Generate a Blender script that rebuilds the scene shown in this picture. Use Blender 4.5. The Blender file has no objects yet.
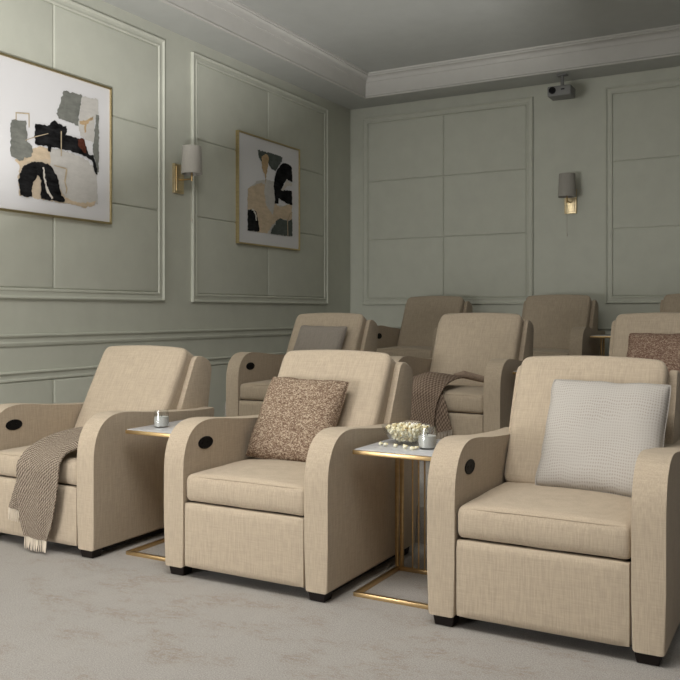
import bpy, bmesh, math, random
from mathutils import Vector, Matrix, noise as mn
random.seed(7)
SC = bpy.context.scene
COL = SC.collection
R = math.radians

# ------------------------------------------------------------------ materials
def newmat(name):
    m = bpy.data.materials.new(name); m.use_nodes = True
    nt = m.node_tree; b = nt.nodes['Principled BSDF']
    return m, nt, b
def node(nt, t, **kw):
    n = nt.nodes.new(t)
    for k, v in kw.items(): setattr(n, k, v)
    return n
def coords(nt, scale=(1, 1, 1), rot=(0, 0, 0), kind='Object'):
    tc = node(nt, 'ShaderNodeTexCoord'); mp = node(nt, 'ShaderNodeMapping')
    nt.links.new(tc.outputs[kind], mp.inputs[0])
    mp.inputs['Scale'].default_value = scale; mp.inputs['Rotation'].default_value = rot
    return mp.outputs[0]
def nz(nt, vec, scale=1.0, detail=2.0, rough=.5):
    n = node(nt, 'ShaderNodeTexNoise'); nt.links.new(vec, n.inputs['Vector'])
    n.inputs['Scale'].default_value = scale; n.inputs['Detail'].default_value = detail; n.inputs['Roughness'].default_value = rough
    return n.outputs['Fac']
def ramp(nt, fac, stops):
    r = node(nt, 'ShaderNodeValToRGB'); nt.links.new(fac, r.inputs[0])
    e = r.color_ramp.elements
    while len(e) < len(stops): e.new(.5)
    for i, (p, c) in enumerate(stops):
        e[i].position = p; e[i].color = (*c, 1) if len(c) == 3 else c
    return r.outputs[0]
def mth(nt, op, a, b):
    n = node(nt, 'ShaderNodeMath', operation=op)
    for i, x in enumerate((a, b)):
        if isinstance(x, (int, float)): n.inputs[i].default_value = x
        else: nt.links.new(x, n.inputs[i])
    return n.outputs[0]
def mixc(nt, fac, a, b, mode='MIX'):
    n = node(nt, 'ShaderNodeMix', data_type='RGBA', blend_type=mode)
    if isinstance(fac, (int, float)): n.inputs[0].default_value = fac
    else: nt.links.new(fac, n.inputs[0])
    for i, x in ((6, a), (7, b)):
        if isinstance(x, tuple): n.inputs[i].default_value = (*x, 1)
        else: nt.links.new(x, n.inputs[i])
    return n.outputs[2]
def bump(nt, b, h, strength=.3, dist=.002):
    n = node(nt, 'ShaderNodeBump'); nt.links.new(h, n.inputs['Height'])
    n.inputs['Strength'].default_value = strength; n.inputs['Distance'].default_value = dist
    nt.links.new(n.outputs[0], b.inputs['Normal'])
def plain(name, col, rough=.6, metal=0, spec=.5):
    m, nt, b = newmat(name)
    b.inputs['Base Color'].default_value = (*col, 1); b.inputs['Roughness'].default_value = rough
    b.inputs['Metallic'].default_value = metal; b.inputs['Specular IOR Level'].default_value = spec
    return m
def linen(name, c, var=.11, vs=230, spec=.15):
    m, nt, b = newmat(name)
    v = nz(nt, coords(nt, (vs, vs, 14)), 1, 2, .6)
    h = nz(nt, coords(nt, (16, 16, vs * 1.3)), 1, 2, .6)
    w = mth(nt, 'ADD', mth(nt, 'MULTIPLY', v, .62), mth(nt, 'MULTIPLY', h, .38))
    blot = nz(nt, coords(nt, (5, 5, 5)), 1, 2)
    lo = tuple(x * (1 - var * 1.2) for x in c); hi = tuple(min(1, x * (1 + var)) for x in c)
    col = ramp(nt, w, [(.36, lo), (.64, hi)])
    col = mixc(nt, mth(nt, 'MULTIPLY', blot, .14), col, tuple(x * .82 for x in c))
    nt.links.new(col, b.inputs['Base Color'])
    b.inputs['Roughness'].default_value = .92; b.inputs['Specular IOR Level'].default_value = spec
    b.inputs['Sheen Weight'].default_value = .12; b.inputs['Sheen Roughness'].default_value = .5
    bump(nt, b, w, .35, .0015)
    return m
M = {}
M['linen'] = linen('beige_linen', (.45, .370, .280))
M['linen_pipe'] = linen('beige_linen_piping', (.44, .36, .272), .06)
M['grey_linen'] = linen('grey_pillow_linen', (.30, .265, .23), .1)

def carpet():
    m, nt, b = newmat('carpet')
    fine = nz(nt, coords(nt, (1, 1, 1)), 190, 4, .85)
    pa = nz(nt, coords(nt, (1.6, 3.0, 1), (0, 0, .12)), 1.9, 6, .68)
    pb = nz(nt, coords(nt, (5.5, 1.6, 1), (0, 0, .12)), 1.3, 6, .75)
    scr = nz(nt, coords(nt, (30, 52, 1)), 1, 5, .85)
    base = ramp(nt, fine, [(.36, (.29, .268, .25)), (.64, (.55, .52, .49))])
    pf = mth(nt, 'MULTIPLY', ramp(nt, pa, [(.49, (0, 0, 0)), (.60, (1, 1, 1))]), ramp(nt, scr, [(.42, (0, 0, 0)), (.6, (1, 1, 1))]))
    c = mixc(nt, mth(nt, 'MULTIPLY', pf, .6), base, (.30, .235, .18))
    pf2 = mth(nt, 'MULTIPLY', ramp(nt, pb, [(.5, (0, 0, 0)), (.7, (1, 1, 1))]), .35)
    c = mixc(nt, pf2, c, (.48, .455, .425))
    nt.links.new(c, b.inputs['Base Color']); b.inputs['Roughness'].default_value = 1; b.inputs['Specular IOR Level'].default_value = .05
    bump(nt, b, fine, 1, .006)
    return m
M['carpet'] = carpet()
def paint(name, c, rough=.55, b_s=.06):
    m, nt, b = newmat(name)
    n1 = nz(nt, coords(nt, (1, 1, 1)), 6, 4, .6)
    col = ramp(nt, n1, [(.3, tuple(x * .965 for x in c)), (.7, tuple(min(1, x * 1.03) for x in c))])
    nt.links.new(col, b.inputs['Base Color']); b.inputs['Roughness'].default_value = rough; b.inputs['Specular IOR Level'].default_value = .3
    bump(nt, b, nz(nt, coords(nt, (1, 1, 1)), 320, 3), b_s, .001)
    return m
M['wall'] = paint('sage_wall_paint', (.56, .57, .495))
M['pad'] = paint('sage_wall_panel', (.56, .57, .495), .7, .25)
M['charcoal'] = paint('charcoal_wall_paint', (.06, .06, .06))
M['ceil'] = paint('grey_ceiling_paint', (.49, .50, .48))
M['crown'] = paint('white_crown_paint', (.56, .55, .52))
def brass(name, c, rough=.28):
    m, nt, b = newmat(name)
    n1 = nz(nt, coords(nt, (3, 3, 60)), 1, 2)
    col = ramp(nt, n1, [(.3, tuple(x * .85 for x in c)), (.7, c)])
    nt.links.new(col, b.inputs['Base Color']); b.inputs['Roughness'].default_value = rough; b.inputs['Metallic'].default_value = 1
    return m
M['brass'] = brass('aged_brass', (.66, .47, .24), .36)
M['plate'] = brass('satin_brass_plate', (.80, .66, .42), .4)
M['frame'] = brass('champagne_gold_frame', (.55, .45, .25), .42)
M['black'] = plain('black_plastic', (.004, .004, .005), .5, 0, .15)
M['wood'] = plain('espresso_wood', (.010, .006, .005), .5, 0, .2)
M['dark'] = plain('black_body_shade', (.01, .009, .008), .95)  # black for the body and for the painted shade band beneath
M['shade'] = linen('grey_shade_linen', (.38, .36, .325), .05)
M['chain'] = plain('nickel_chain', (.6, .57, .5), .3, 1)
M['proj'] = plain('grey_projector_plastic', (.22, .22, .215), .5)
M['mat'] = plain('white_mat_board', (.72, .715, .73), .8)
def artp(name, c, amt):
    m, nt, b = newmat(name)
    n1 = nz(nt, coords(nt, (1, 9, 34), (.5, 0, 0)), 1, 5, .65); n2 = nz(nt, coords(nt, (1, 1, 1)), 9, 5, .7)
    f = mth(nt, 'ADD', mth(nt, 'MULTIPLY', n1, .5), mth(nt, 'MULTIPLY', n2, .5))
    nt.links.new(ramp(nt, f, [(.38, tuple(x * (1 - amt) for x in c)), (.62, tuple(min(1, x * (1 + amt * .5) + .012 * amt) for x in c))]), b.inputs['Base Color'])
    b.inputs['Roughness'].default_value = .85; b.inputs['Specular IOR Level'].default_value = .08
    return m
M['art_cream'] = artp('art_cream', (.60, .50, .38), 0.12)
M['art_tan'] = artp('art_tan', (.62, .50, .36), 0.18)
M['art_tan2'] = artp('art_ochre', (.50, .36, .21), 0.3)
M['art_paper'] = artp('art_paper', (.56, .54, .51), 0.1)
M['art_pale'] = artp('art_pale', (.56, .54, .51), 0.1)
M['art_grey'] = artp('art_grey', (.20, .205, .185), 0.28)
M['art_dgrey'] = artp('art_slate', (.10, .115, .105), 0.3)
M['art_line'] = artp('art_line', (.50, .41, .29), 0.25)
M['art_black'] = artp('art_black', (.008, .008, .009), 0.9)
M['art_rust'] = artp('art_rust', (.10, .03, .018), 0.5)
M['art_white'] = artp('art_white', (.66, .62, .56), 0.1)
def marble():
    m, nt, b = newmat('white_marble')
    w = nz(nt, coords(nt, (2.5, 6, 1), (0, 0, .6)), 3, 8, .6)
    col = ramp(nt, w, [(.0, (.50, .50, .52)), (.46, (.50, .50, .52)), (.5, (.40, .41, .43)), (.54, (.50, .50, .51)), (1, (.54, .54, .55))])
    nt.links.new(col, b.inputs['Base Color']); b.inputs['Roughness'].default_value = .22
    return m
M['marble'] = marble()
def glass(name, f=.10):
    m = bpy.data.materials.new(name); m.use_nodes = True; nt = m.node_tree; nt.nodes.remove(nt.nodes['Principled BSDF'])
    t = node(nt, 'ShaderNodeBsdfTransparent'); g = node(nt, 'ShaderNodeBsdfGlossy'); x = node(nt, 'ShaderNodeMixShader'); fr = node(nt, 'ShaderNodeLayerWeight')
    t.inputs[0].default_value = (.985, .99, .985, 1); g.inputs['Roughness'].default_value = .14; fr.inputs[0].default_value = .35
    nt.links.new(mth(nt, 'ADD', mth(nt, 'MULTIPLY', fr.outputs['Facing'], .30), f), x.inputs[0])
    nt.links.new(t.outputs[0], x.inputs[1]); nt.links.new(g.outputs[0], x.inputs[2]); nt.links.new(x.outputs[0], nt.nodes['Material Output'].inputs[0])
    return m
M['glass'] = glass('clear_glass', .03)
M['bowlglass'] = glass('bowl_glass', .02)
M['wax'] = plain('pale_grey_wax', (.50, .50, .49), .5)
def popcorn():
    m, nt, b = newmat('popcorn')
    n1 = nz(nt, coords(nt), 55, 3, .6)
    col = ramp(nt, n1, [(.36, (.42, .28, .09)), (.45, (.78, .70, .44)), (.58, (.88, .85, .70))])
    nt.links.new(col, b.inputs['Base Color']); b.inputs['Roughness'].default_value = .8
    b.inputs['Subsurface Weight'].default_value = 0
    return m
M['popcorn'] = popcorn()
def tweed(name, a, b_, c_, s=95):
    m, nt, b = newmat(name)
    v = node(nt, 'ShaderNodeTexVoronoi'); nt.links.new(coords(nt, (s, s, s * 1.5)), v.inputs['Vector']); v.inputs['Scale'].default_value = 1
    sep = node(nt, 'ShaderNodeSeparateColor'); nt.links.new(v.outputs['Color'], sep.inputs[0])
    n2 = nz(nt, coords(nt, (1, 1, 1)), 60, 3, .7)
    f = mth(nt, 'ADD', mth(nt, 'MULTIPLY', sep.outputs[0], .6), mth(nt, 'MULTIPLY', n2, .4))
    col = ramp(nt, f, [(.2, a), (.5, b_), (.78, c_)])
    nt.links.new(col, b.inputs['Base Color']); b.inputs['Roughness'].default_value = .95; b.inputs['Specular IOR Level'].default_value = .1
    inv = mth(nt, 'SUBTRACT', 1, v.outputs['Distance'])
    bump(nt, b, inv, .8, .004)
    return m
M['tweed'] = tweed('peach_boucle', (.13, .08, .054), (.25, .175, .125), (.47, .38, .285), 170)
M['tweed2'] = tweed('brown_boucle', (.16, .09, .065), (.25, .16, .12), (.42, .32, .24), 150)
def waffle():
    m, nt, b = newmat('white_waffle_knit')
    wob = nz(nt, coords(nt, (1, 1, 1)), 9, 3, .5)
    tc = node(nt, 'ShaderNodeTexCoord'); sp = node(nt, 'ShaderNodeSeparateXYZ'); nt.links.new(tc.outputs['Object'], sp.inputs[0])
    x = mth(nt, 'ADD', mth(nt, 'MULTIPLY', sp.outputs[0], 640), mth(nt, 'MULTIPLY', wob, 9))
    z = mth(nt, 'ADD', mth(nt, 'MULTIPLY', sp.outputs[2], 500), mth(nt, 'MULTIPLY', wob, 22))
    g = mth(nt, 'MULTIPLY', mth(nt, 'ADD', mth(nt, 'SINE', x, 0), 1), mth(nt, 'ADD', mth(nt, 'SINE', z, 0), 1))
    g = mth(nt, 'MULTIPLY', g, .25)
    patch = nz(nt, coords(nt, (1, 1, 1.6)), 7, 2)
    col = ramp(nt, g, [(0, (.47, .44, .41)), (1, (.32, .29, .255))])
    col = mixc(nt, ramp(nt, patch, [(.4, (0, 0, 0)), (.6, (1, 1, 1))]), col, mixc(nt, .45, col, (.44, .415, .385)))
    nt.links.new(col, b.inputs['Base Color']); b.inputs['Roughness'].default_value = .95; b.inputs['Specular IOR Level'].default_value = .1
    bump(nt, b, g, -.6, .004)
    b.inputs['Sheen Weight'].default_value = .1
    return m
M['waffle'] = waffle()
def woven(name, a, c, fr=1.0):
    m, nt, b = newmat(name)
    tc = node(nt, 'ShaderNodeTexCoord'); sp = node(nt, 'ShaderNodeSeparateXYZ'); nt.links.new(tc.outputs['UV'], sp.inputs[0])
    wob = nz(nt, coords(nt, (1, 1, 1)), 25, 2)
    u = mth(nt, 'ADD', mth(nt, 'MULTIPLY', sp.outputs[0], 520 * fr), mth(nt, 'MULTIPLY', wob, 3))
    v = mth(nt, 'ADD', mth(nt, 'MULTIPLY', sp.outputs[1], 420 * fr), mth(nt, 'MULTIPLY', wob, 3))
    d = mth(nt, 'SINE', mth(nt, 'ADD', mth(nt, 'MULTIPLY', u, .75), v), 0)
    e = mth(nt, 'SINE', mth(nt, 'SUBTRACT', u, mth(nt, 'MULTIPLY', v, .35)), 0)
    rn = nz(nt, coords(nt, (1, 1, 1)), 190, 3, .8)
    g = mth(nt, 'ADD', mth(nt, 'MULTIPLY', d, .17), mth(nt, 'ADD', mth(nt, 'MULTIPLY', e, .13), mth(nt, 'ADD', mth(nt, 'MULTIPLY', rn, 1.1), -.05)))
    col = ramp(nt, g, [(.3, a), (.75, c)])
    nt.links.new(col, b.inputs['Base Color']); b.inputs['Roughness'].default_value = .95; b.inputs['Specular IOR Level'].default_value = .1
    bump(nt, b, g, .8, .004)
    return m
M['throw'] = woven('taupe_woven_wool', (.085, .06, .042), (.43, .36, .29), 1.0)
M['throw2'] = woven('brown_woven_wool', (.11, .075, .055), (.34, .26, .20), .62)
M['fringe'] = plain('cream_fringe', (.66, .58, .48), .95, 0, .1)
M['fringe2'] = plain('taupe_fringe', (.55, .48, .41), .95, 0, .1)

# ------------------------------------------------------------------ mesh helpers
def obj(name, bm, mats, parent=None, smooth=35, loc=None, recalc=True):
    me = bpy.data.meshes.new(name)
    if recalc: bmesh.ops.recalc_face_normals(bm, faces=bm.faces)
    bm.to_mesh(me); bm.free()
    for m in (mats if isinstance(mats, (list, tuple)) else [mats]): me.materials.append(M[m])
    if smooth:
        for p in me.polygons: p.use_smooth = True
        me.set_sharp_from_angle(angle=R(smooth))
    o = bpy.data.objects.new(name, me); COL.objects.link(o)
    if parent: o.parent = parent
    if loc: o.location = loc
    return o
def tag(o, label=None, cat=None, group=None, kind=None):
    if label: o['label'] = label
    if cat: o['category'] = cat
    if group: o['group'] = group
    if kind: o['kind'] = kind
    return o
def empty(name, loc, rz=0):
    o = bpy.data.objects.new(name, None); COL.objects.link(o); o.location = loc; o.rotation_euler = (0, 0, rz)
    o.empty_display_size = .1
    return o
def copy_tree(o, parent=None):
    c = o.copy(); COL.objects.link(c); c.parent = parent
    for ch in list(o.children): copy_tree(ch, c)
    return c
def box(bm, x0, x1, y0, y1, z0, z1, bev=0, seg=2, mi=0):
    r = bmesh.ops.create_cube(bm, size=1)
    vs = r['verts']
    for v in vs: v.co = Vector(((x0 + x1) / 2 + v.co.x * (x1 - x0), (y0 + y1) / 2 + v.co.y * (y1 - y0), (z0 + z1) / 2 + v.co.z * (z1 - z0)))
    fs = {f for v in vs for f in v.link_faces}
    for f in fs: f.material_index = mi
    if bev:
        es = list({e for v in vs for e in v.link_edges})
        bmesh.ops.bevel(bm, geom=es, offset=bev, segments=seg, affect='EDGES', profile=.5)
def prism(bm, prof, x0, x1, bev=0, seg=3, axis='x'):
    """closed outline in (Y,Z), extruded along X, cap edges rounded"""
    a = [bm.verts.new((x0, y, z)) for y, z in prof]; b = [bm.verts.new((x1, y, z)) for y, z in prof]
    fa = bm.faces.new(a); fb = bm.faces.new(list(reversed(b)))
    n = len(prof)
    for i in range(n): bm.faces.new((a[i], b[i], b[(i + 1) % n], a[(i + 1) % n]))
    if bev: bmesh.ops.bevel(bm, geom=list(fa.edges) + list(fb.edges), offset=bev, segments=seg, affect='EDGES', profile=.5)
def tube(bm, pts, r, n=8, cyc=False):
    pts = [Vector(p) for p in pts]; rings = []
    L = len(pts); rr = r if isinstance(r, (list, tuple)) else [r] * L
    prev = None
    for i, p in enumerate(pts):
        if cyc: t = pts[(i + 1) % L] - pts[i - 1]
        else: t = pts[min(i + 1, L - 1)] - pts[max(i - 1, 0)]
        t.normalize()
        up = prev if prev is not None else (Vector((0, 0, 1)) if abs(t.z) < .9 else Vector((1, 0, 0)))
        s = t.cross(up).normalized(); u = s.cross(t).normalized(); prev = u
        rings.append([bm.verts.new(p + (s * math.cos(2 * math.pi * k / n) + u * math.sin(2 * math.pi * k / n)) * rr[i]) for k in range(n)])
    for i in range(L if cyc else L - 1):
        A, B = rings[i], rings[(i + 1) % L]
        for k in range(n): bm.faces.new((A[k], A[(k + 1) % n], B[(k + 1) % n], B[k]))
    if not cyc: bm.faces.new(rings[0]); bm.faces.new(list(reversed(rings[-1])))
def lathe(bm, prof, c=(0, 0, 0), n=32, mi=0):
    """prof: (r,z) from bottom axis outwards; r==0 makes a pole"""
    rings = []
    for r, z in prof:
        if r < 1e-6: rings.append([bm.verts.new((c[0], c[1], c[2] + z))])
        else: rings.append([bm.verts.new((c[0] + r * math.cos(2 * math.pi * k / n), c[1] + r * math.sin(2 * math.pi * k / n), c[2] + z)) for k in range(n)])
    for A, B in zip(rings, rings[1:]):
        for k in range(n):
            k2 = (k + 1) % n
            if len(A) == 1: f = (A[0], B[k2], B[k])
            elif len(B) == 1: f = (A[k], A[k2], B[0])
            else: f = (A[k], A[k2], B[k2], B[k])
            bm.faces.new(f).material_index = mi
def rbox(size, rad, res=(16, 8, 10), fn=None):
    """rounded, optionally puffed box centred on the origin"""
    bm = bmesh.new(); hx, hy, hz = (s / 2 for s in size); rx, ry, rz = rad
    nx, ny, nz_ = res; V = {}
    def warp(i, n, h, r):   # denser near the ends
        t = i / n; t = .5 - .5 * math.cos(math.pi * t); t = .35 * (i / n) + .65 * t
        return (2 * t - 1) * h
    def vert(i, j, k):
        if (i, j, k) in V: return V[(i, j, k)]
        p = Vector((warp(i, nx, hx, rx), warp(j, ny, hy, ry), warp(k, nz_, hz, rz)))
        q = []
        for a, h, r in ((p.x, hx, rx), (p.y, hy, ry), (p.z, hz, rz)):
            c = max(-(h - r), min(h - r, a)); q.append((c, (a - c) / r))
        d = Vector((q[0][1], q[1][1], q[2][1])); m = max(abs(d.x), abs(d.y), abs(d.z))
        if d.length > 1e-9: d = d * (m / d.length)
        p = Vector((q[0][0] + d.x * rx, q[1][0] + d.y * ry, q[2][0] + d.z * rz))
        if fn: p = fn(p, hx, hy, hz)
        V[(i, j, k)] = bm.verts.new(p); return V[(i, j, k)]
    for (A, B, nA, nB, fix) in (('i', 'j', nx, ny, 'k'), ('j', 'k', ny, nz_, 'i'), ('i', 'k', nx, nz_, 'j')):
        nf = {'i': nx, 'j': ny, 'k': nz_}[fix]
        for side in (0, nf):
            for a in range(nA):
                for b in range(nB):
                    fs = []
                    for (da, db) in ((0, 0), (1, 0), (1, 1), (0, 1)):
                        d = {A: a + da, B: b + db, fix: side}; fs.append(vert(d['i'], d['j'], d['k']))
                    bm.faces.new(fs)
    return bm

def cr(P, t):
    n = len(P) - 1; x = min(max(t * n, 0), n - 1e-9); i = int(x); f = x - i
    g = lambda k: Vector(P[min(max(k, 0), n)])
    a, b, c, d = g(i - 1), g(i), g(i + 1), g(i + 2)
    return .5 * ((2 * b) + (c - a) * f + (2 * a - 5 * b + 4 * c - d) * f * f + (3 * b - a - 3 * c + d) * f ** 3)
# ------------------------------------------------------------------ dimensions
WX, D = -1.72, 5.8            # left wall, back wall
XR, YF = 6.2, -4.3            # right wall, front wall
ZS, ZC = 3.61, 3.87           # soffit underside, tray ceiling
W, PITCH, AW = .872, 1.3155, .113
Z2, Z3, Y2, Y3 = .199, .382, 2.259, 4.542
P2, P3 = 1.055, 3.335         # platform fronts

# ------------------------------------------------------------------ room shell
def struct(name, bm, m, smooth=30): return tag(obj(name, bm, m, None, smooth), kind='structure')
bm = bmesh.new(); box(bm, WX - .2, XR + .2, YF - .2, P2, -.1, 0); struct('floor', bm, 'carpet', 0)
bm = bmesh.new(); box(bm, WX, XR, P2, P3, -.1, Z2, .012, 3); struct('floor_middle_tier', bm, 'carpet')
bm = bmesh.new(); box(bm, WX, XR, P3, D, -.1, Z3, .012, 3); struct('floor_back_tier', bm, 'carpet')
bm = bmesh.new(); box(bm, WX - .2, WX, YF - .2, D + .2, -.1, 4.1); struct('wall_left', bm, 'wall', 0)
bm = bmesh.new(); box(bm, WX, XR, D, D + .2, -.1, 4.1); struct('wall_back', bm, 'wall', 0)
bm = bmesh.new(); box(bm, XR, XR + .2, YF - .2, D + .2, -.1, 4.1); struct('wall_right', bm, 'charcoal', 0)
WIN = (-1.6, .2, .12, 1.3)
bm = bmesh.new()
box(bm, WX, WIN[0], YF - .2, YF, 0, 4.1); box(bm, WIN[1], XR, YF - .2, YF, 0, 4.1)
box(bm, WIN[0], WIN[1], YF - .2, YF, 0, WIN[2]); box(bm, WIN[0], WIN[1], YF - .2, YF, WIN[3], 4.1)
struct('wall_front', bm, 'charcoal', 0)
bm = bmesh.new()
for a in (WIN[0], WIN[1] - .06): box(bm, a, a + .06, YF - .14, YF - .04, WIN[2], WIN[3])
for a in (WIN[2], WIN[3] - .06): box(bm, WIN[0], WIN[1], YF - .14, YF - .04, a, a + .06)
box(bm, -.73, -.67, YF - .14, YF - .04, WIN[2], WIN[3])
struct('window_1', bm, 'crown')
# soffit ring and tray ceiling
OX0, OX1, OY0, OY1 = -1.335, 5.815, -3.9, 5.43
bm = bmesh.new()
box(bm, WX, OX0, YF, D, ZS, 4.1); box(bm, OX1, XR, YF, D, ZS, 4.1)
box(bm, OX0, OX1, OY1, D, ZS, 4.1); box(bm, OX0, OX1, YF, OY0, ZS, 4.1)
struct('ceiling_soffit', bm, 'ceil', 0)
bm = bmesh.new(); box(bm, OX0, OX1, OY0, OY1, ZC, 4.1); struct('ceiling', bm, 'ceil', 0)
def sweep_rect(bm, prof, place, u0, u1, v0, v1):
    """prof: list of (inset, height off surface); place(u,v,h) -> xyz"""
    rings = []
    for d, h in prof:
        rings.append([bm.verts.new(place(u, v, h)) for u, v in ((u0 + d, v0 + d), (u1 - d, v0 + d), (u1 - d, v1 - d), (u0 + d, v1 - d))])
    for A, B in zip(rings, rings[1:]):
        for k in range(4): bm.faces.new((A[k], A[(k + 1) % 4], B[(k + 1) % 4], B[k]))
bm = bmesh.new()
cp = [(0, 0), (.018, 0), (.022, .012), (.014, .022), (.010, .028), (.016, .05), (.020, .15), (.028, .17), (.036, .172), (.038, .185), (.05, .205), (.072, .222), (.084, .226), (.086, .238), (.098, .242), (.10, .26)]
rings = []
sweep_rect(bm, cp, lambda u, v, h: (u, v, ZS + h), OX0, OX1, OY0, OY1)
struct('trim_crown', bm, 'crown', 28)

MOLD = [(0, 0), (0, .020), (.004, .026), (.012, .028), (.019, .022), (.024, .014), (.040, .011), (.052, .013), (.056, .019), (.066, .020), (.072, .014), (.076, .004), (.076, 0)]
trim_n = [0]
def wall_panel(place, u0, u1, v0, v1, cols, rows):
    bm = bmesh.new()
    sweep_rect(bm, MOLD, place, u0, u1, v0, v1)
    iu0, iu1, iv0, iv1 = u0 + .074, u1 - .074, v0 + .074, v1 - .074
    g = .002
    for i in range(cols):
        for j in range(rows):
            a0 = iu0 + (iu1 - iu0) * i / cols + g; a1 = iu0 + (iu1 - iu0) * (i + 1) / cols - g
            b0 = iv0 + (iv1 - iv0) * j / rows + g; b1 = iv0 + (iv1 - iv0) * (j + 1) / rows - g
            pf = [(0, 0), (0, .006), (.004, .010), (.010, .0125), (.018, .0135)]
            n0 = len(bm.faces)
            sweep_rect(bm, pf, place, a0, a1, b0, b1)
            bm.faces.new([bm.verts.new(place(u, v, .0135)) for u, v in ((a0 + .018, b0 + .018), (a1 - .018, b0 + .018), (a1 - .018, b1 - .018), (a0 + .018, b1 - .018))])
            bm.faces.ensure_lookup_table()
            for f in bm.faces[n0:]: f.material_index = 1
    bmesh.ops.remove_doubles(bm, verts=bm.verts, dist=1e-5)
    trim_n[0] += 1
    struct('trim_%d' % trim_n[0], bm, ['wall', 'pad'], 25)
PL = lambda u, v, h: (WX + h, u, v)
PB = lambda u, v, h: (u, D - h, v)
for (a, b) in ((.115, 2.493), (2.86, 5.238), (-2.63, -.252)):
    wall_panel(PL, a, b, 1.305, 3.503, 2, 3)
    wall_panel(PL, a, b, .16, .806, 2, 1)
for (a, b) in ((-1.553, .478), (1.22, 3.25), (3.99, 6.02)):
    wall_panel(PB, a, b, 1.305, 3.49, 2, 3)
for (nm, place, u0, u1) in (('trim_rail_left', PL, YF, D), ('trim_rail_back', PB, WX + .03, XR)):
    bm = bmesh.new()
    prof = [(.978, 0), (.980, .012), (.990, .016), (1.000, .018), (1.006, .012), (1.016, .010), (1.034, .012), (1.040, .022), (1.048, .030), (1.058, .030), (1.062, .024), (1.062, 0)]
    A = [bm.verts.new(place(u0, z, h)) for z, h in prof]; B = [bm.verts.new(place(u1, z, h)) for z, h in prof]
    for i in range(len(prof) - 1): bm.faces.new((A[i], B[i], B[i + 1], A[i + 1]))
    struct(nm, bm, 'wall', 28)
bm = bmesh.new(); box(bm, WX, WX + .018, YF, P2, 0, .12, .004); struct('baseboard_left', bm, 'wall')
bm = bmesh.new(); box(bm, WX + .02, XR, D - .018, D, Z3, Z3 + .12, .004); struct('baseboard_back', bm, 'wall')

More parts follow.
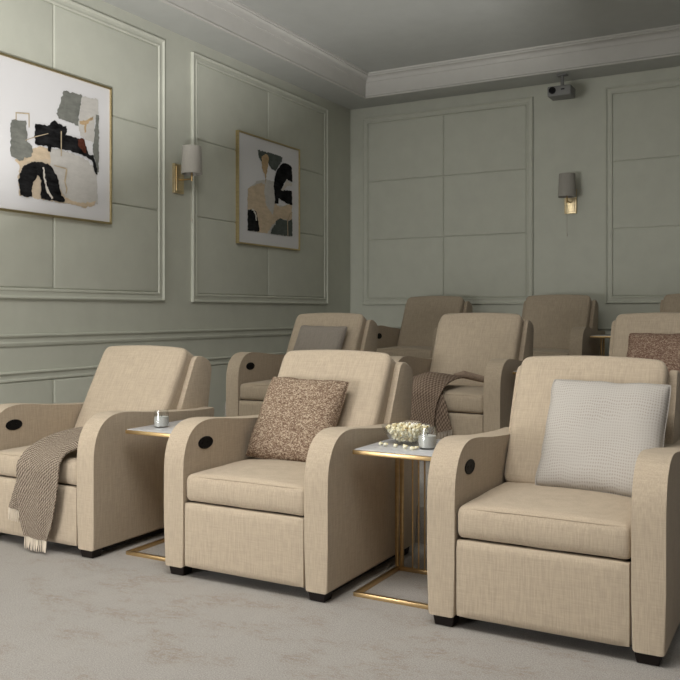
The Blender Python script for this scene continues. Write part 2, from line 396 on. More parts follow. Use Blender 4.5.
# ------------------------------------------------------------------ recliner
def qb(p0, p1, p2, n):
    return [tuple((1 - t) ** 2 * a + 2 * t * (1 - t) * b + t * t * c for a, b, c in zip(p0, p1, p2)) for t in [i / n for i in range(n + 1)]]
def smooth_line(P, n):
    out = []
    for k in range(n + 1):
        q = cr([(a, b, 0) for a, b in P], k / n); out.append((q.x, q.y))
    return out
ARM = [(0, .042), (0, .25)] + smooth_line([(0, .44), (.0015, .50), (.008, .555), (.024, .605), (.052, .648), (.092, .679), (.142, .696), (.20, .701), (.27, .697), (.35, .688), (.45, .677), (.56, .668), (.68, .660), (.80, .654), (.90, .652), (.960, .653)], 40) + [(.966, .643), (.888, .042)]
def make_recliner():
    root = empty('recliner', (0, 0, 0)); h = W / 2
    for s in (-1, 1):
        x0, x1 = (-h, -h + AW) if s < 0 else (h - AW, h)
        bm = bmesh.new(); prism(bm, ARM, x0, x1, .016, 5)
        arm = obj('armrest', bm, 'linen', root, 50)
    def seat_fn(p, hx, hy, hz):
        k = max(0, 1 - (p.x / hx) ** 2) ** .7 * max(0, 1 - ((p.y + .03) / (hy * 1.05)) ** 2) ** .7
        if p.z > 0: p.z += .030 * k
        if p.y < 0: p.y -= .008 * max(0, 1 - (p.z / hz) ** 2) * max(0, 1 - (p.x / hx) ** 4)
        p.z += .002 * mn.noise(p * 9)
        return p
    bm = rbox((W - 2 * AW - .004, .60, .120), (.022, .028, .032), (24, 20, 8), seat_fn)
    seat = obj('seat_cushion', bm, 'linen', root, 60, (0, .308, .405))
    bm = bmesh.new(); hx, hz = (W - 2 * AW - .004) / 2, .06
    tube(bm, [(x, -.292 + .016 * (abs(x) / hx) ** 6 - .004, .056 + .004 * (1 - (x / hx) ** 2)) for x in [hx * .94 * i / 12 for i in range(-12, 13)]], .0028, 5)
    obj('piping', bm, 'linen_pipe', seat)
    bm = rbox((W - 2 * AW - .008, .05, .292), (.010, .012, .010), (8, 4, 6)); obj('footrest_panel', bm, 'linen', root, 60, (0, .025, .1955))
    bm = bmesh.new(); box(bm, -h + AW + .001, h - AW - .001, .054, .86, .06, .335); obj('body', bm, 'dark', root, 0)
    bm = bmesh.new(); box(bm, -h + .03, h - .03, .10, .86, .020, .06); obj('under_shade_plate', bm, 'dark', root, 0)  # black plate added to darken the shaded band under the chair
    # back cushion, leaned back
    L, T = .617, .17; ang = R(28.9)
    def back_fn(p, hx, hy, hz):
        kx = max(0, 1 - (p.x / hx) ** 2); kz = max(0, 1 - (p.z / hz) ** 2)
        if p.y < 0: p.y -= .020 * kx ** .6 * kz ** .6
        if p.z > 0: p.z += .016 * kx * (p.z / hz) ** 2
        p.x -= p.x * .012 * max(0, -p.z / hz)
        p.y += .002 * mn.noise(p * 8)
        return p
    bm = rbox((.646, T, L), (.042, .018, .052), (24, 8, 22), back_fn)
    bc = obj('back_cushion', bm, 'linen', root, 60)
    # front face bottom at (.565,.472): centre = that + up*L/2 + back*T/2
    up = Vector((0, math.sin(ang), math.cos(ang))); bk = Vector((0, math.cos(ang), -math.sin(ang)))
    bc.location = Vector((0, .546, .466)) + up * L / 2 + bk * T / 2
    bc.rotation_euler = (-ang, 0, 0)
    for s in (-1, 1):   # welt seam where front face meets the side
        bm = bmesh.new(); xs = s * .3205
        tube(bm, [(xs, T / 2 - .024 , z) for z in [-.22 + .44 * i / 10 for i in range(11)]], .0028, 5)
        obj('piping', bm, 'linen_pipe', bc)
    # side wings behind the back cushion
    wing = [(.735, .60), (.752, .666), (.788, .737), (.846, .865), (.872, .922), (.884, .940), (.898, .950), (.920, .954), (.95, .951), (.985, .938), (1.015, .920), (1.032, .899), (1.038, .87), (1.0, .66), (.99, .60)]
    for s in (-1, 1):
        x0, x1 = (-h + .080, -h + .117) if s < 0 else (h - .117, h - .080)
        bm = bmesh.new(); prism(bm, wing, x0, x1, .008, 3); obj('wing', bm, 'linen', root, 50)
    bm = bmesh.new()
    prism(bm, [(.91, .64), (.985, .91), (1.0, .925), (1.03, .915), (.975, .60), (.90, .08), (.862, .08)], -h + .119, h - .119, .006, 2)
    obj('back_panel', bm, 'linen', root, 50)
    for sx in (-1, 1):
        for y in (.012, .79):
            bm = bmesh.new(); cx_ = sx * (h - .062)
            r_ = bmesh.ops.create_cube(bm, size=1)
            for v in r_['verts']:
                k = 1 if v.co.z > 0 else .84
                v.co = Vector((cx_ + v.co.x * .088 * k, y + .035 + v.co.y * .07 * k, .021 + v.co.z * .042))
            bmesh.ops.bevel(bm, geom=list(bm.edges), offset=.003, segments=1, affect='EDGES')
            obj('foot', bm, 'wood', root, 30)
    # control touch pad on the inner face of the left armrest
    bm = bmesh.new(); n = 28; xi = -h + AW
    rings = []
    for rr, dx in ((1, .000), (1, .003), (.86, .0045), (.84, .0028), (0, .0028)):
        if rr == 0: rings.append([bm.verts.new((xi + dx, .163, .594))])
        else: rings.append([bm.verts.new((xi + dx, .163 + .055 * rr * math.cos(2 * math.pi * k / n), .594 + .029 * rr * math.sin(2 * math.pi * k / n))) for k in range(n)])
    for A, B in zip(rings, rings[1:]):
        for k in range(n):
            if len(B) == 1: bm.faces.new((A[k], A[(k + 1) % n], B[0]))
            else: bm.faces.new((A[k], A[(k + 1) % n], B[(k + 1) % n], B[k]))
    pad = obj('control_pad', bm, 'black', root)
    bm = bmesh.new()
    for dy in (-.02, .012): lathe(bm, [(0, 0), (.008, 0), (.008, .002), (0, .002)], n=12)
    bmesh.ops.rotate(bm, verts=bm.verts, cent=(0, 0, 0), matrix=Matrix.Rotation(R(90), 3, 'Y'))
    vs = list(bm.verts); hN = len(vs) // 2
    for i, v in enumerate(vs): v.co += Vector((xi + .0028, .163 + (-.02 if i < hN else .015), .594))
    obj('button', bm, 'black', pad)
    return root
proto = make_recliner()
rows = [(0, 0, 0), (-.019, Y2, Z2), (-.035, Y3, Z3)]
CH = {}
labels = {
 (0, 0): 'beige linen recliner in the front row with a taupe throw over its seat',
 (0, 1): 'beige linen recliner in the front row holding the peach boucle pillow',
 (0, 2): 'beige linen recliner in the front row holding the white waffle pillow, nearest the camera',
 (1, 0): 'beige recliner in the middle row beside the left wall, with a plain grey pillow',
 (1, 1): 'beige recliner in the middle row with a dark brown throw over its seat',
 (1, 2): 'beige recliner in the middle row with a brown boucle pillow, at the right edge',
 (2, 0): 'empty recliner in the back row, standing below the left back wall panel',
 (2, 1): 'empty recliner in the back row, beside the small gold table below the back wall sconce',
 (2, 2): 'back row recliner showing only a corner of its backrest at the right edge',
}
first = True
for r_i, (ax, ay, az) in enumerate(rows):
    for c_i in range(3):
        o = proto if first else copy_tree(proto); first = False
        o.location = (ax + c_i * PITCH - W / 2, ay, az)
        tag(o, labels[(r_i, c_i)], 'recliner', ('front row recliners', 'middle row recliners', 'back row recliners')[r_i])
        CH[(r_i, c_i)] = o.location.copy()

# ------------------------------------------------------------------ side tables
def make_table():
    root = empty('side_table', (0, 0, 0)); w, d, H = .376, .45, .625
    bm = bmesh.new(); box(bm, 0, w, 0, d, H - .022, H - .004, .002); obj('table_rim', bm, 'brass', root)
    bm = bmesh.new(); box(bm, .006, w - .006, .006, d - .006, H - .004, H, .0015); obj('marble_top', bm, 'marble', root)
    b = .018; x0, x1, y0, y1 = .004, w - .006, .0, d - .01
    bm = bmesh.new()
    box(bm, x0, x1, y0, y0 + b, 0, b, .001); box(bm, x0, x1, y1 - b, y1, 0, b, .001)
    box(bm, x0, x0 + b, y0 + b, y1 - b, 0, b, .001); box(bm, x1 - b, x1, y0 + b, y1 - b, 0, b, .001)
    obj('base_frame', bm, 'brass', root)
    for x, y in ((x0 - .004, y1 - b), (x1 - b + .002, y1 - b), (x0 + .020, y1 - b), (x1 - b - .022, y1 - b)):
        bm = bmesh.new(); box(bm, x, x + .016, y, y + .016, b, H - .022, .001); obj('leg', bm, 'brass', root)
    for i in range(7):
        x = x0 + .082 + i * .0305
        bm = bmesh.new(); tube(bm, [(x, y1 - .009, b), (x, y1 - .009, H - .022)], .0038, 6); obj('rod', bm, 'brass', root)
    return root
tab = make_table()
tl = [(0, 0, 'gold side table with marble top holding a single candle jar, front row left'),
      (0, 1, 'gold side table with marble top holding the popcorn bowl, in the front row'),
      (1, 1, 'gold side table in the middle row, only its tip visible beside the brown throw recliner'),
      (2, 1, 'small gold side table in the back row below the back wall sconce')]
for i, (r_i, c_i, lb) in enumerate(tl):
    o = tab if i == 0 else copy_tree(tab)
    ax, ay, az = rows[r_i]
    o.location = (ax + c_i * PITCH + (.034 if (r_i, c_i) != (0, 0) else .062), ay + .152, az)
    tag(o, lb, 'side table', 'gold side tables between the recliners')

# ------------------------------------------------------------------ things on the tables
T1x = PITCH + .034
bx, by, bz = 1.492, .402, .625
root = tag(empty('popcorn_bowl', (bx, by, bz)), 'clear glass bowl full of popcorn on the marble side table', 'bowl')
bm = bmesh.new()
lathe(bm, [(k * 1.10, z) for k, z in [(0, 0), (.040, 0), (.050, .003), (.075, .022), (.094, .048), (.104, .078), (.1055, .080), (.1035, .081), (.0985, .076), (.0885, .049), (.071, .026), (.045, .009), (0, .007)]], n=40)
obj('bowl_body', bm, 'bowlglass', root, 40)
def kernel(bm, c, s, rnd):
    r = bmesh.ops.create_icosphere(bm, subdivisions=1, radius=1)
    off = Vector((rnd.uniform(-9, 9), rnd.uniform(-9, 9), rnd.uniform(-9, 9)))
    M3 = Matrix.Rotation(rnd.uniform(0, 6.3), 3, Vector((rnd.uniform(-1, 1), rnd.uniform(-1, 1), rnd.uniform(-1, 1))).normalized())
    for v in r['verts']:
        q = v.co.copy(); k = 1 + .55 * mn.noise(q * 1.3 + off)
        v.co = M3 @ (Vector((q.x, q.y * .85, q.z * .75)) * k * s) + Vector(c)
bm = bmesh.new(); rnd = random.Random(3); pts = []
def rin(z):   # inner radius of the bowl at height z
    P = [(.007, .03), (.026, .069), (.049, .0865), (.076, .0965), (.12, .10)]
    for (z0, r0), (z1, r1) in zip(P, P[1:]):
        if z <= z1: return 1.10 * (r0 + (r1 - r0) * max(0, (z - z0) / (z1 - z0)))
    return .1
tries = 0
while len(pts) < 260 and tries < 40000:
    tries += 1
    a = rnd.uniform(0, 6.283); rr = math.sqrt(rnd.random()); z = rnd.uniform(.018, .098)
    rad = rr * (rin(z - .002) - .010)
    if z > .076 + .006 * (1 - rr * rr): continue
    p = Vector((rad * math.cos(a), rad * math.sin(a), z))
    if all((p - q).length > .0165 for q in pts): pts.append(p)
for p in pts: kernel(bm, p, rnd.uniform(.0085, .0110), rnd)
pc = obj('popcorn', bm, 'popcorn', None, 60, (bx, by, bz)); tag(pc, 'heap of popped corn filling the clear glass bowl', 'popcorn', kind='stuff')
loose = [(1.405, 0.305, 'leftmost loose popcorn piece on the marble top, nearest the front recliner arm'),
         (1.441, 0.283, 'loose popcorn piece touching the leftmost one on the marble top'),
         (1.490, 0.279, 'lone loose popcorn piece left of the bowl foot on the marble top'),
         (1.545, 0.262, 'loose popcorn piece in front of the bowl on the marble top'),
         (1.583, 0.248, 'loose popcorn piece between bowl and candle jar on the marble top'),
         (1.590, 0.272, 'loose popcorn piece closest to the candle jar on the marble top')]
for x, y, lb in loose:
    bm = bmesh.new(); kernel(bm, (0, 0, 0), .0105, rnd); kernel(bm, (.006, .003, .001), .007, rnd)
    zmin = min(v.co.z for v in bm.verts)
    o = obj('popcorn_piece', bm, 'popcorn', None, 60, (x, y, .625 - zmin)); tag(o, lb, 'popcorn', 'popcorn spilled on the side table')
def jar(x, y, s, lb):
    root = tag(empty('candle_jar', (x, y, .625)), lb, 'candle jar', 'glass candle jars on the side tables')
    bm = bmesh.new()
    lathe(bm, [(0, 0), (.033 * s, 0), (.037 * s, .003), (.0385 * s, .03 * s), (.034 * s, .075 * s), (.033 * s, .084 * s), (.0315 * s, .084 * s), (.0325 * s, .074 * s), (.036 * s, .03 * s), (.034 * s, .007), (0, .007)], n=32)
    obj('jar_glass', bm, 'glass', root, 40)
    bm = bmesh.new()
    lathe(bm, [(0, .0075), (.0335 * s, .0075), (.0355 * s, .03 * s), (.0342 * s, .051 * s), (.030 * s, .052 * s), (0, .0515 * s)], n=32)
    wx = obj('wax', bm, 'wax', root, 40)
    bm = bmesh.new(); tube(bm, [(0, 0, .051 * s), (.001, 0, .061 * s)], .0011, 5); obj('wick', bm, 'black', wx)
jar(.168, .300, 1.04, 'clear glass candle jar standing alone on the left marble side table')
jar(1.624, .318, 1.10, 'clear glass candle jar beside the popcorn bowl')

# ------------------------------------------------------------------ pillows
def pillow(name, w, h, t, mat, loc, rot, lb, grp=None, piping=None, seed=0):
    bm = bmesh.new(); N = 26; G = {}
    def P(i, j, s):
        u = -1 + 2 * i / N; v = -1 + 2 * j / N
        u = math.sin(u * math.pi / 2) * .35 + u * .65; v = math.sin(v * math.pi / 2) * .35 + v * .65
        x = w / 2 * u * (1 - .035 * (1 - v * v) - .03 * v ** 8 * u ** 8); z = h / 2 * v * (1 - .035 * (1 - u * u) - .03 * u ** 8 * v ** 8)
        th = t / 2 * (max(0, 1 - u ** 4) * max(0, 1 - v ** 4)) ** .55
        th *= 1 + .10 * mn.noise(Vector((u * 1.7 + seed, v * 1.7, 0)))
        e = mn.noise(Vector((u * 3 + seed, v * 3, 5))) * .006
        return Vector((x + e, s * th + mn.noise(Vector((u * 4, v * 4 + seed, 2))) * .002, z + e))
    for s in (-1, 1):
        for i in range(N + 1):
            for j in range(N + 1):
                edge = i in (0, N) or j in (0, N)
                key = (i, j, 0 if edge else s)
                if key not in G: G[key] = bm.verts.new(P(i, j, 0 if edge else s))
    for s in (-1, 1):
        for i in range(N):
            for j in range(N):
                ks = [(i, j), (i + 1, j), (i + 1, j + 1), (i, j + 1)]
                f = [G[(a, b, 0 if (a in (0, N) or b in (0, N)) else s)] for a, b in ks]
                bm.faces.new(f if s < 0 else f[::-1])
    rim = []
    for i in range(N): rim.append(P(i, 0, 0))
    for j in range(N): rim.append(P(N, j, 0))
    for i in range(N, 0, -1): rim.append(P(i, N, 0))
    for j in range(N, 0, -1): rim.append(P(0, j, 0))
    o = obj(name, bm, mat, None, 180, loc); o.rotation_euler = rot; tag(o, lb, 'pillow', grp)
    bm = bmesh.new(); tube(bm, rim, .0024, 5, True); obj('piping', bm, piping or mat, o)
    return o
pillow('throw_pillow', .50, .498, .13, 'waffle', (2.302, .566, .697), (R(-29), R(.5), R(-3)), 'white waffle-knit square pillow on the recliner nearest the camera', seed=1)
pillow('throw_pillow', .475, .455, .13, 'tweed', (.812, .568, .676), (R(-31), R(1), R(-2)), 'peach boucle square pillow on the front row recliner', seed=4)
pillow('throw_pillow', .44, .44, .12, 'grey_linen', (-.425, Y2 + .588, Z2 + .716), (R(-31), R(1), R(1)), 'plain grey square pillow on the middle row recliner beside the left wall', seed=8)
pillow('throw_pillow', .45, .44, .12, 'tweed2', (2.195, Y2 + .570, Z2 + .686), (R(-31), R(0), R(-1)), 'brown boucle square pillow in the middle row at the right edge', seed=12)

# ------------------------------------------------------------------ throws
def cloth(bm, uvl, Ls, Rs, nu, nv, th, fold, seed, bulge=None, uvo=0):
    """sheet between a left and a right edge, closed with thickness th"""
    g = []
    for j in range(nv + 1):
        t = j / nv; a = cr(Ls, t); b = cr(Rs, t); row = []
        for i in range(nu + 1):
            s = i / nu; p = a.lerp(b, s)
            row.append([p, s, t])
        g.append(row)
    def nrm(i, j):
        a = g[j][min(i + 1, nu)][0] - g[j][max(i - 1, 0)][0]; b = g[min(j + 1, nv)][i][0] - g[max(j - 1, 0)][i][0]
        n = a.cross(b)
        return n.normalized() if n.length > 1e-9 else Vector((0, -1, 0))
    N = [[nrm(i, j) for i in range(nu + 1)] for j in range(nv + 1)]
    sgn = 1
    test = N[nv][nu // 2]
    if test.y > 0: sgn = -1
    top, bot = [], []
    for j in range(nv + 1):
        A, B = [], []
        for i in range(nu + 1):
            p, s, t = g[j][i]; n = N[j][i] * sgn
            d = fold * (math.sin(s * 9 + seed + 2.2 * t) * .5 + mn.noise(Vector((s * 3.5 + seed, t * 3, 0)))) * (1 if .02 < s < .98 else .3)
            if bulge: d += bulge(s, t)
            d = max(d, -.35 * fold)
            A.append(bm.verts.new(p + n * (d + th))); B.append(bm.verts.new(p + n * d))
        top.append(A); bot.append(B)
    W0 = (Vector(Ls[len(Ls) // 2]) - Vector(Rs[len(Rs) // 2])).length; L0 = sum((Vector(a) - Vector(b)).length for a, b in zip(Rs, Rs[1:]))
    def face(vs, uvs):
        f = bm.faces.new(vs)
        for lp, uv in zip(f.loops, uvs): lp[uvl].uv = uv
    U = lambda i, j: (i / nu * W0 + uvo, j / nv * L0)
    for j in range(nv):
        for i in range(nu):
            q = [(i, j), (i + 1, j), (i + 1, j + 1), (i, j + 1)]
            face([top[b][a] for a, b in q], [U(a, b) for a, b in q])
            face([bot[b][a] for a, b in q][::-1], [U(a, b) for a, b in q][::-1])
        for i in (0, nu): face([top[j][i], top[j + 1][i], bot[j + 1][i], bot[j][i]], [U(i, j), U(i, j + 1), U(i, j + 1), U(i, j)])
    for i in range(nu):
        for j in (0, nv): face([top[j][i], top[j][i + 1], bot[j][i + 1], bot[j][i]], [U(i, j), U(i + 1, j), U(i + 1, j), U(i, j)])
    return [(top[nv][i].co + bot[nv][i].co) / 2 for i in range(nu + 1)]
def fringe(bm, line, length, n, seed, zmin, r=.0032):
    rnd = random.Random(seed)
    for k in range(n):
        s = (k + .5) / n * (len(line) - 1); i = int(s); f = s - i; p = line[i].lerp(line[min(i + 1, len(line) - 1)], f)
        L = length * rnd.uniform(.85, 1.05); dx = rnd.uniform(-.007, .007); dy = -.004 + rnd.uniform(-.004, .003)
        pts = [p + Vector((0, 0, .004)), p + Vector((dx * .2, dy * .5, -L * .35)), p + Vector((dx * .6, dy, -L * .7)), p + Vector((dx, dy, -L))]
        for q in pts: q.z = max(q.z, zmin)
        tube(bm, pts, [r * .8, r, r * .9, r * .4], 5)
bm = bmesh.new(); uvl = bm.loops.layers.uv.new('UVMap')
Lr = [(-.125, .34, .570), (-.24, .31, .590), (-.35, .25, .585), (-.425, .15, .560), (-.462, .03, .512), (-.482, -.036, .44), (-.480, -.038, .34), (-.470, -.040, .24), (-.458, -.040, .16), (-.430, -.040, .076)]
Rr = [(-.118, .10, .515), (-.165, .06, .517), (-.180, .025, .508), (-.184, -.012, .488), (-.186, -.036, .45), (-.190, -.038, .39), (-.200, -.038, .31), (-.215, -.040, .23), (-.232, -.040, .155), (-.268, -.040, .070)]
e1 = cloth(bm, uvl, Lr, Rr, 26, 64, .007, .010, 1.0, lambda s, t: .022 * max(0, math.sin(s * math.pi)) * max(0, 1 - t * 2.6) + .006)
Lu = [(-.470, -.022, .46), (-.495, -.026, .38), (-.530, -.028, .29), (-.566, -.028, .205)]
Ru = [(-.33, -.022, .45), (-.35, -.026, .37), (-.39, -.028, .28), (-.440, -.028, .185)]
e2 = cloth(bm, uvl, Lu, Ru, 14, 24, .006, .006, 4.0, None, .5)
th1 = obj('throw_blanket', bm, 'throw', None, 60)
tag(th1, 'taupe woven throw with cream fringe draped over the front left recliner seat', 'blanket')
bm = bmesh.new(); fringe(bm, e1, .068, 22, 5, .012); obj('fringe', bm, 'fringe', th1)
bm = bmesh.new(); fringe(bm, e2, .062, 15, 6, .012); obj('fringe', bm, 'fringe', th1)
bm = bmesh.new(); uvl = bm.loops.layers.uv.new('UVMap')
Lr = [(.60, 2.66, .735), (.585, 2.50, .738), (.575, 2.36, .725), (.570, 2.27, .700), (.570, 2.218, .655), (.570, 2.212, .58), (.572, 2.212, .50), (.58, 2.212, .42), (.59, 2.212, .34)]
Rr = [(.93, 2.62, .745), (.925, 2.50, .748), (.925, 2.38, .742), (.918, 2.29, .722), (.905, 2.222, .672), (.880, 2.208, .60), (.868, 2.206, .52), (.862, 2.206, .44), (.862, 2.206, .36)]
cloth(bm, uvl, Lr, Rr, 26, 56, .008, .010, 2.0, lambda s, t: .055 * max(0, math.sin(s * math.pi)) * max(0, 1 - abs(t - .25) * 3.2) + .004)
Lt = [(.80, 2.235, .68), (.84, 2.226, .62), (.855, 2.222, .54), (.866, 2.222, .47), (.880, 2.222, .41)]
Rt = [(.91, 2.235, .665), (.938, 2.226, .61), (.955, 2.222, .54), (.968, 2.222, .48), (.985, 2.222, .44)]
e3 = cloth(bm, uvl, Lt, Rt, 12, 26, .007, .008, 7.0, None, .4)
tube(bm, [(.86, 2.56, .770), (.92, 2.60, .775), (.98, 2.65, .755), (1.04, 2.69, .738), (1.10, 2.71, .730), (1.15, 2.72, .726), (1.18, 2.72, .724)], [.012, .028, .026, .024, .022, .022, .012], 10)
th2 = obj('throw_blanket', bm, 'throw2', None, 60)
tag(th2, 'dark brown woven throw draped over the middle row recliner seat', 'blanket')
bm = bmesh.new(); fringe(bm, e3, .05, 9, 9, .25); obj('fringe', bm, 'fringe2', th2)

# ------------------------------------------------------------------ pictures
ART1 = [('cream',[(0.994,2.263),(1.133,2.361),(1.256,2.341),(1.388,2.226),(1.395,2.0),(1.133,2.009),(0.983,2.014),(0.973,2.132)]),('tan',[(0.942,2.25),(1.09,2.348),(1.155,2.377),(1.245,2.38),(1.272,2.307),(1.133,2.277),(1.047,2.249),(0.994,2.212)]),('paper',[(1.249,2.38),(1.336,2.386),(1.479,2.374),(1.602,2.351),(1.69,2.289),(1.708,2.178),(1.711,2.036),(1.577,2.015),(1.454,2.016),(1.371,2.061),(1.302,2.178),(1.256,2.26)]),('tan',[(1.388,2.048),(1.479,2.026),(1.577,2.026),(1.69,2.053),(1.683,2.02),(1.577,1.993),(1.395,2.009)]),('grey',[(1.374,2.818),(1.552,2.822),(1.54,2.749),(1.517,2.651),(1.517,2.587),(1.469,2.596),(1.407,2.602),(1.336,2.611),(1.309,2.636),(1.336,2.714),(1.355,2.763)]),('pale',[(1.547,2.815),(1.719,2.829),(1.716,2.72),(1.677,2.665),(1.672,2.494),(1.602,2.5),(1.532,2.525),(1.513,2.595),(1.532,2.71)]),('tan2',[(1.522,2.625),(1.589,2.647),(1.665,2.691),(1.665,2.672),(1.597,2.619),(1.589,2.554),(1.572,2.551),(1.572,2.61),(1.522,2.604)]),('grey',[(1.688,2.714),(1.719,2.702),(1.719,2.274),(1.703,2.268),(1.677,2.363),(1.657,2.416),(1.657,2.482),(1.677,2.552)]),('grey',[(0.917,2.513),(1.038,2.532),(1.045,2.392),(1.094,2.366),(1.085,2.295),(1.025,2.277),(0.987,2.243),(0.946,2.261),(0.909,2.266),(0.905,2.46)]),('line',[(0.946,2.573),(1.064,2.591),(1.064,2.582),(0.946,2.565)]),('line',[(1.055,2.582),(1.064,2.584),(1.064,2.491),(1.057,2.489)]),('line',[(0.946,2.567),(0.954,2.568),(0.954,2.521),(0.946,2.519)]),('black',[(1.114,2.526),(1.226,2.534),(1.286,2.587),(1.36,2.544),(1.388,2.562),(1.402,2.528),(1.388,2.498),(1.479,2.497),(1.54,2.489),(1.589,2.451),(1.607,2.398),(1.657,2.388),(1.698,2.309),(1.698,2.252),(1.677,2.259),(1.647,2.349),(1.564,2.378),(1.43,2.388),(1.256,2.389),(1.249,2.352),(1.229,2.352),(1.222,2.388),(1.111,2.381),(1.107,2.464)]),('black',[(1.215,2.484),(1.279,2.559),(1.336,2.57),(1.395,2.545),(1.388,2.489),(1.222,2.447)]),('rust',[(1.503,2.486),(1.557,2.507),(1.582,2.459),(1.592,2.396),(1.552,2.402),(1.515,2.439)]),('black',[(1.008,2.214),(1.079,2.254),(1.166,2.27),(1.256,2.252),(1.309,2.179),(1.332,2.11),(1.348,2.058),(1.383,2.026),(1.383,2.008),(1.166,2.008),(1.16,2.035),(1.164,2.141),(1.133,2.166),(1.094,2.114),(1.077,2.06),(1.085,2.01),(0.983,2.01),(0.983,2.056),(0.966,2.097),(0.979,2.167)]),('white',[(1.173,2.23),(1.188,2.233),(1.204,2.129),(1.24,2.063),(1.272,2.02),(1.256,2.018),(1.217,2.06),(1.191,2.118)]),('line',[(1.279,2.264),(1.388,2.259),(1.393,2.249),(1.279,2.257)]),('line',[(1.388,2.259),(1.402,2.246),(1.383,2.153),(1.369,2.16)]),('line',[(1.369,2.16),(1.383,2.153),(1.402,2.11),(1.388,2.103)]),('line',[(1.388,2.107),(1.402,2.11),(1.388,2.068),(1.381,2.073)]),('line',[(1.336,2.516),(1.346,2.518),(1.346,2.337),(1.336,2.336)]),('line',[(1.021,2.396),(1.111,2.439),(1.222,2.48),(1.222,2.475),(1.111,2.432),(1.021,2.391)])]
ART2 = [('pale',[(3.671,2.399),(3.831,2.504),(4.014,2.538),(4.152,2.529),(4.152,2.297),(4.458,2.331),(4.458,2.003),(4.032,2.001),(3.664,1.998)]),('tan',[(3.671,2.408),(3.897,2.494),(4.066,2.459),(4.1,2.329),(4.24,2.287),(4.458,2.351),(4.458,2.172),(4.24,2.17),(4.1,2.099),(3.998,2.002),(3.831,2.0),(3.799,2.202),(3.664,2.206)]),('paper',[(3.964,2.503),(4.135,2.526),(4.142,2.334),(4.1,2.195),(3.981,2.278),(3.947,2.406)]),('dgrey',[(3.831,2.803),(4.049,2.811),(4.276,2.803),(4.269,2.759),(4.205,2.701),(4.152,2.644),(4.066,2.655),(4.004,2.718),(3.897,2.701),(3.858,2.723)]),('tan2',[(3.897,2.748),(3.981,2.79),(4.032,2.76),(4.004,2.642),(3.981,2.581),(3.971,2.485),(3.957,2.578),(3.914,2.628)]),('black',[(4.223,2.703),(4.294,2.749),(4.385,2.748),(4.451,2.732),(4.466,2.571),(4.348,2.59),(4.258,2.469),(4.458,2.48),(4.466,2.336),(4.348,2.342),(4.212,2.372),(4.198,2.318),(4.135,2.314),(4.135,2.391),(4.114,2.485),(4.128,2.564),(4.163,2.646)]),('white',[(4.355,2.591),(4.399,2.562),(4.458,2.56),(4.458,2.534),(4.366,2.522),(4.283,2.458),(4.247,2.467),(4.319,2.528)]),('black',[(3.664,2.197),(3.734,2.213),(3.805,2.199),(3.838,2.112),(3.864,2.008),(3.664,2.002)]),('white',[(3.728,2.216),(3.766,2.217),(3.812,2.166),(3.818,2.11),(3.799,2.109),(3.786,2.163),(3.76,2.201),(3.728,2.201)]),('dgrey',[(4.24,2.174),(4.385,2.155),(4.458,2.192),(4.458,2.007),(4.049,2.003),(4.083,2.059),(4.142,2.103),(4.152,2.142)]),('line',[(4.366,2.005),(4.355,2.162),(4.414,2.247),(4.458,2.261),(4.458,2.251),(4.421,2.232),(4.374,2.154),(4.381,2.006)])]

def picture(y0, y1, z0, z1, art, lb):
    yc, zc = (y0 + y1) / 2, z0
    root = tag(empty('framed_picture', (WX, yc, zc)), lb, 'picture', 'abstract pictures on the left wall')
    o_ = Vector((WX, yc, zc)); b = .014; dpt = .04
    bm = bmesh.new()
    for (a0, a1, c0, c1) in ((y0, y1, z0, z0 + b), (y0, y1, z1 - b, z1), (y0, y0 + b, z0 + b, z1 - b), (y1 - b, y1, z0 + b, z1 - b)):
        box(bm, WX + .002, WX + .046, a0, a1, c0, c1, .0015, 1)
    bmesh.ops.translate(bm, verts=bm.verts, vec=-o_); obj('picture_frame', bm, 'frame', root)
    bm = bmesh.new(); box(bm, WX + .012, WX + .032, y0 + b, y1 - b, z0 + b, z1 - b); bmesh.ops.translate(bm, verts=bm.verts, vec=-o_)
    obj('mat_board', bm, 'mat', root, 0)
    bm = bmesh.new(); names = []
    for i, (mk, pts) in enumerate(art):
        mk = 'art_' + mk
        if mk not in names: names.append(mk)
        n = len(pts); fine = []
        for k in range(n):   # rough the brush edges a little
            p, q = Vector(pts[k]), Vector(pts[(k + 1) % n]); m_ = max(1, int((q - p).length / .005))
            for s in range(m_):
                c = p.lerp(q, s / m_); d = (q - p).normalized()
                wob = 0 if mk in ('art_line',) else mn.noise(Vector((c.x * 40, c.y * 40, i))) * .010 + mn.noise(Vector((c.x * 130, c.y * 130, i))) * .005
                fine.append((c.x - d.y * wob, c.y + d.x * wob))
        x = WX + .0330 + .0007 * i
        f = bm.faces.new([bm.verts.new((x, a, b_)) for a, b_ in fine]); f.material_index = names.index(mk)
    for f in bm.faces:
        f.normal_update()
        if f.normal.x < 0: f.normal_flip()
    bmesh.ops.triangulate(bm, faces=list(bm.faces), ngon_method='EAR_CLIP')
    bmesh.ops.translate(bm, verts=bm.verts, vec=-o_)
    obj('painting', bm, names, root, 0, None, False)
picture(.745, 1.852, 1.893, 2.946, ART1, 'gold-framed abstract picture of grey and black brush shapes, cut by the left photo edge')
picture(3.502, 4.606, 1.868, 2.936, ART2, 'abstract picture with a black brush loop and tan ground, beside the back corner')

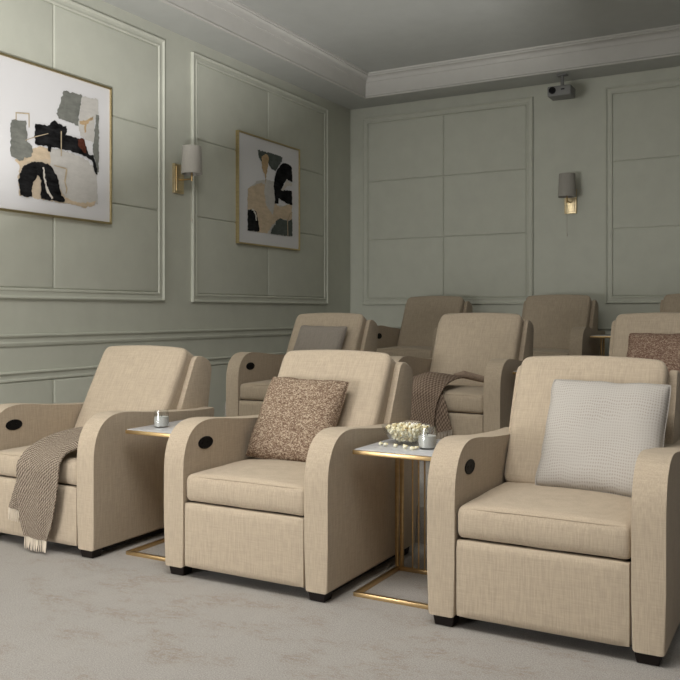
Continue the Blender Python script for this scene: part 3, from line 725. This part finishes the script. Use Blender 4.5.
# ------------------------------------------------------------------ sconces
def make_sconce():
    """local frame: back plate in the XZ plane at y=0, reaching towards -Y"""
    root = empty('wall_sconce', (0, 0, 0))
    bm = bmesh.new(); box(bm, -.062, .062, -.026, 0, -.125, .125, .003); box(bm, -.044, .044, -.033, -.026, -.105, .105, .002)
    obj('back_plate', bm, 'plate', root)
    bm = bmesh.new()
    tube(bm, [(0, -.03, -.01), (0, -.07, -.012), (0, -.160, -.012)], .007, 8)
    tube(bm, [(0, -.160, -.03), (0, -.160, .20)], .009, 10)
    obj('arm', bm, 'brass', root)
    bm = bmesh.new(); c = (0, -.160, .03); n = 36
    lathe(bm, [(.090, 0), (.080, .235), (.078, .235), (.088, 0), (.090, 0)], c, n)
    bmesh.ops.remove_doubles(bm, verts=bm.verts, dist=1e-6)
    tube(bm, [(-.079, -.160, .225), (.079, -.160, .225)], .0018, 5)
    obj('lamp_shade', bm, 'shade', root, 40)
    bm = bmesh.new(); lathe(bm, [(0, .10), (.022, .10), (.026, .14), (.018, .175), (0, .18)], (0, -.160, .03), 16); obj('bulb', bm, 'wax', root)
    bm = bmesh.new(); z = -.03
    tube(bm, [(.0, -.160, z), (.0, -.160, -.345)], .0016, 5)
    for k in range(24): bmesh.ops.create_icosphere(bm, subdivisions=1, radius=.0034, matrix=Matrix.Translation((0, -.160, z - .0128 * (k + 1))))
    lathe(bm, [(0, -.375), (.007, -.37), (.006, -.345), (0, -.34)], (0, -.160, 0), 10)
    obj('pull_chain', bm, 'chain', root)
    return root
s1 = make_sconce(); s1.location = (WX, 2.672, 2.36); s1.rotation_euler = (0, 0, R(90))
tag(s1, 'brass wall sconce with grey shade on the left wall between the pictures', 'wall lamp', 'wall sconces')
s2 = copy_tree(s1); s2.location = (.872, D, 2.36); s2.rotation_euler = (0, 0, 0)
tag(s2, 'brass wall sconce with grey shade on the back wall below the projector', 'wall lamp', 'wall sconces')

# ------------------------------------------------------------------ projector
root = tag(empty('projector', (.852, 5.5, 3.377)), 'small grey projector hanging from the ceiling soffit above the back wall sconce', 'projector')
bm = bmesh.new(); box(bm, -.118, .118, -.10, .10, -.008, .095, .014, 3); obj('projector_body', bm, 'proj', root)
bm = bmesh.new(); lathe(bm, [(0, 0), (.026, 0), (.034, 0), (.034, .016), (.028, .016), (.026, .006), (0, .006)], n=24)
bmesh.ops.rotate(bm, verts=bm.verts, cent=(0, 0, 0), matrix=Matrix.Rotation(R(90), 3, 'X')); obj('lens', bm, 'black', root, 40, (-.065, -.098, .050))
bm = bmesh.new(); box(bm, .02, .055, -.103, -.098, .048, .060, .002); obj('sensor_window', bm, 'black', root)
bm = bmesh.new(); tube(bm, [(0, .03, .09), (0, .03, .222)], .018, 12); box(bm, -.05, .05, -.01, .07, .218, .233, .003); box(bm, -.045, .045, -.02, .07, .093, .103, .002)
obj('ceiling_mount', bm, 'proj', root)

# ------------------------------------------------------------------ light
def area(name, loc, rot, sx, sy, power, col):
    l = bpy.data.lights.new(name, 'AREA'); l.shape = 'RECTANGLE'; l.size = sx; l.size_y = sy; l.energy = power; l.color = col
    o = bpy.data.objects.new(name, l); COL.objects.link(o); o.location = loc; o.rotation_euler = rot
    return o
area('window_daylight', ((WIN[0] + WIN[1]) / 2, YF - .22, (WIN[2] + WIN[3]) / 2), (R(90), 0, 0), WIN[1] - WIN[0], WIN[3] - WIN[2], 152, (1, .985, .96))
LX0, LX1, LY0, LY1 = .1, 2.7, -2.3, -.7
bm = bmesh.new()
for a in ((LX0 - .04, LX1 + .04, LY0 - .04, LY0), (LX0 - .04, LX1 + .04, LY1, LY1 + .04), (LX0 - .04, LX0, LY0, LY1), (LX1, LX1 + .04, LY0, LY1)):
    box(bm, *a, ZC - .05, ZC, .003)
struct('added_light_frame', bm, 'crown')  # frame added around the unseen overhead light
area('added_ceiling_light', ((LX0 + LX1) / 2, (LY0 + LY1) / 2, ZC - .02), (0, 0, 0), LX1 - LX0, LY1 - LY0, 116, (1, .97, .92))  # unseen overhead light, added to brighten the front row from above
# added helper light out of view; its shields shape edges on ceiling and wall
ux, uy, uz = 2.30, -3.3, .12
root = tag(empty('added_uplight', (ux, uy, 0)), 'added unseen light with dark shields that shape its edges, beside the camera', 'added light')
bm = bmesh.new()
box(bm, -.62, .12, -.12, .26, .0, .03)
box(bm, -.62, .12, .25, .26, .03, uz + .25 * .45); box(bm, -.62, -.61, -.12, .25, .03, .30)
obj('light_shield', bm, 'black', root, 0)  # unseen shield added to shape the light edge on the left wall
bm = bmesh.new(); xe = -.178 * .25
box(bm, xe, .12, .26, .27, .0, .60); obj('blade', bm, 'black', root, 0)  # unseen screen added to cut the light edge on the ceiling
dirv = Vector((-.15, 1, .52))
l = area('added_uplight_lamp', (ux, uy, uz), dirv.to_track_quat('-Z', 'Y').to_euler(), .03, .03, 400, (1, .98, .95))  # added light source for the bright part of ceiling and upper wall
w = bpy.data.worlds.new('World'); SC.world = w; w.use_nodes = True
w.node_tree.nodes['Background'].inputs[0].default_value = (.75, .85, 1, 1); w.node_tree.nodes['Background'].inputs[1].default_value = .6

# ------------------------------------------------------------------ camera
cam = bpy.data.cameras.new('camera'); co = bpy.data.objects.new('camera', cam); COL.objects.link(co); SC.camera = co
co.location = (3.0665, -3.0350, 1.2); co.rotation_euler = (R(90), 0, R(29.0535))
cam.sensor_width = 36; cam.lens = 36 * 850.66 / 680
cam.shift_x = (340 - 341.377) / 680; cam.shift_y = -(340 - 313.958) / 680
cam.clip_start = .05
SC.view_settings.view_transform = 'Standard'; SC.view_settings.look = 'None'; SC.view_settings.gamma = 1; SC.view_settings.use_curve_mapping = False
SC.view_settings.exposure = 0.0
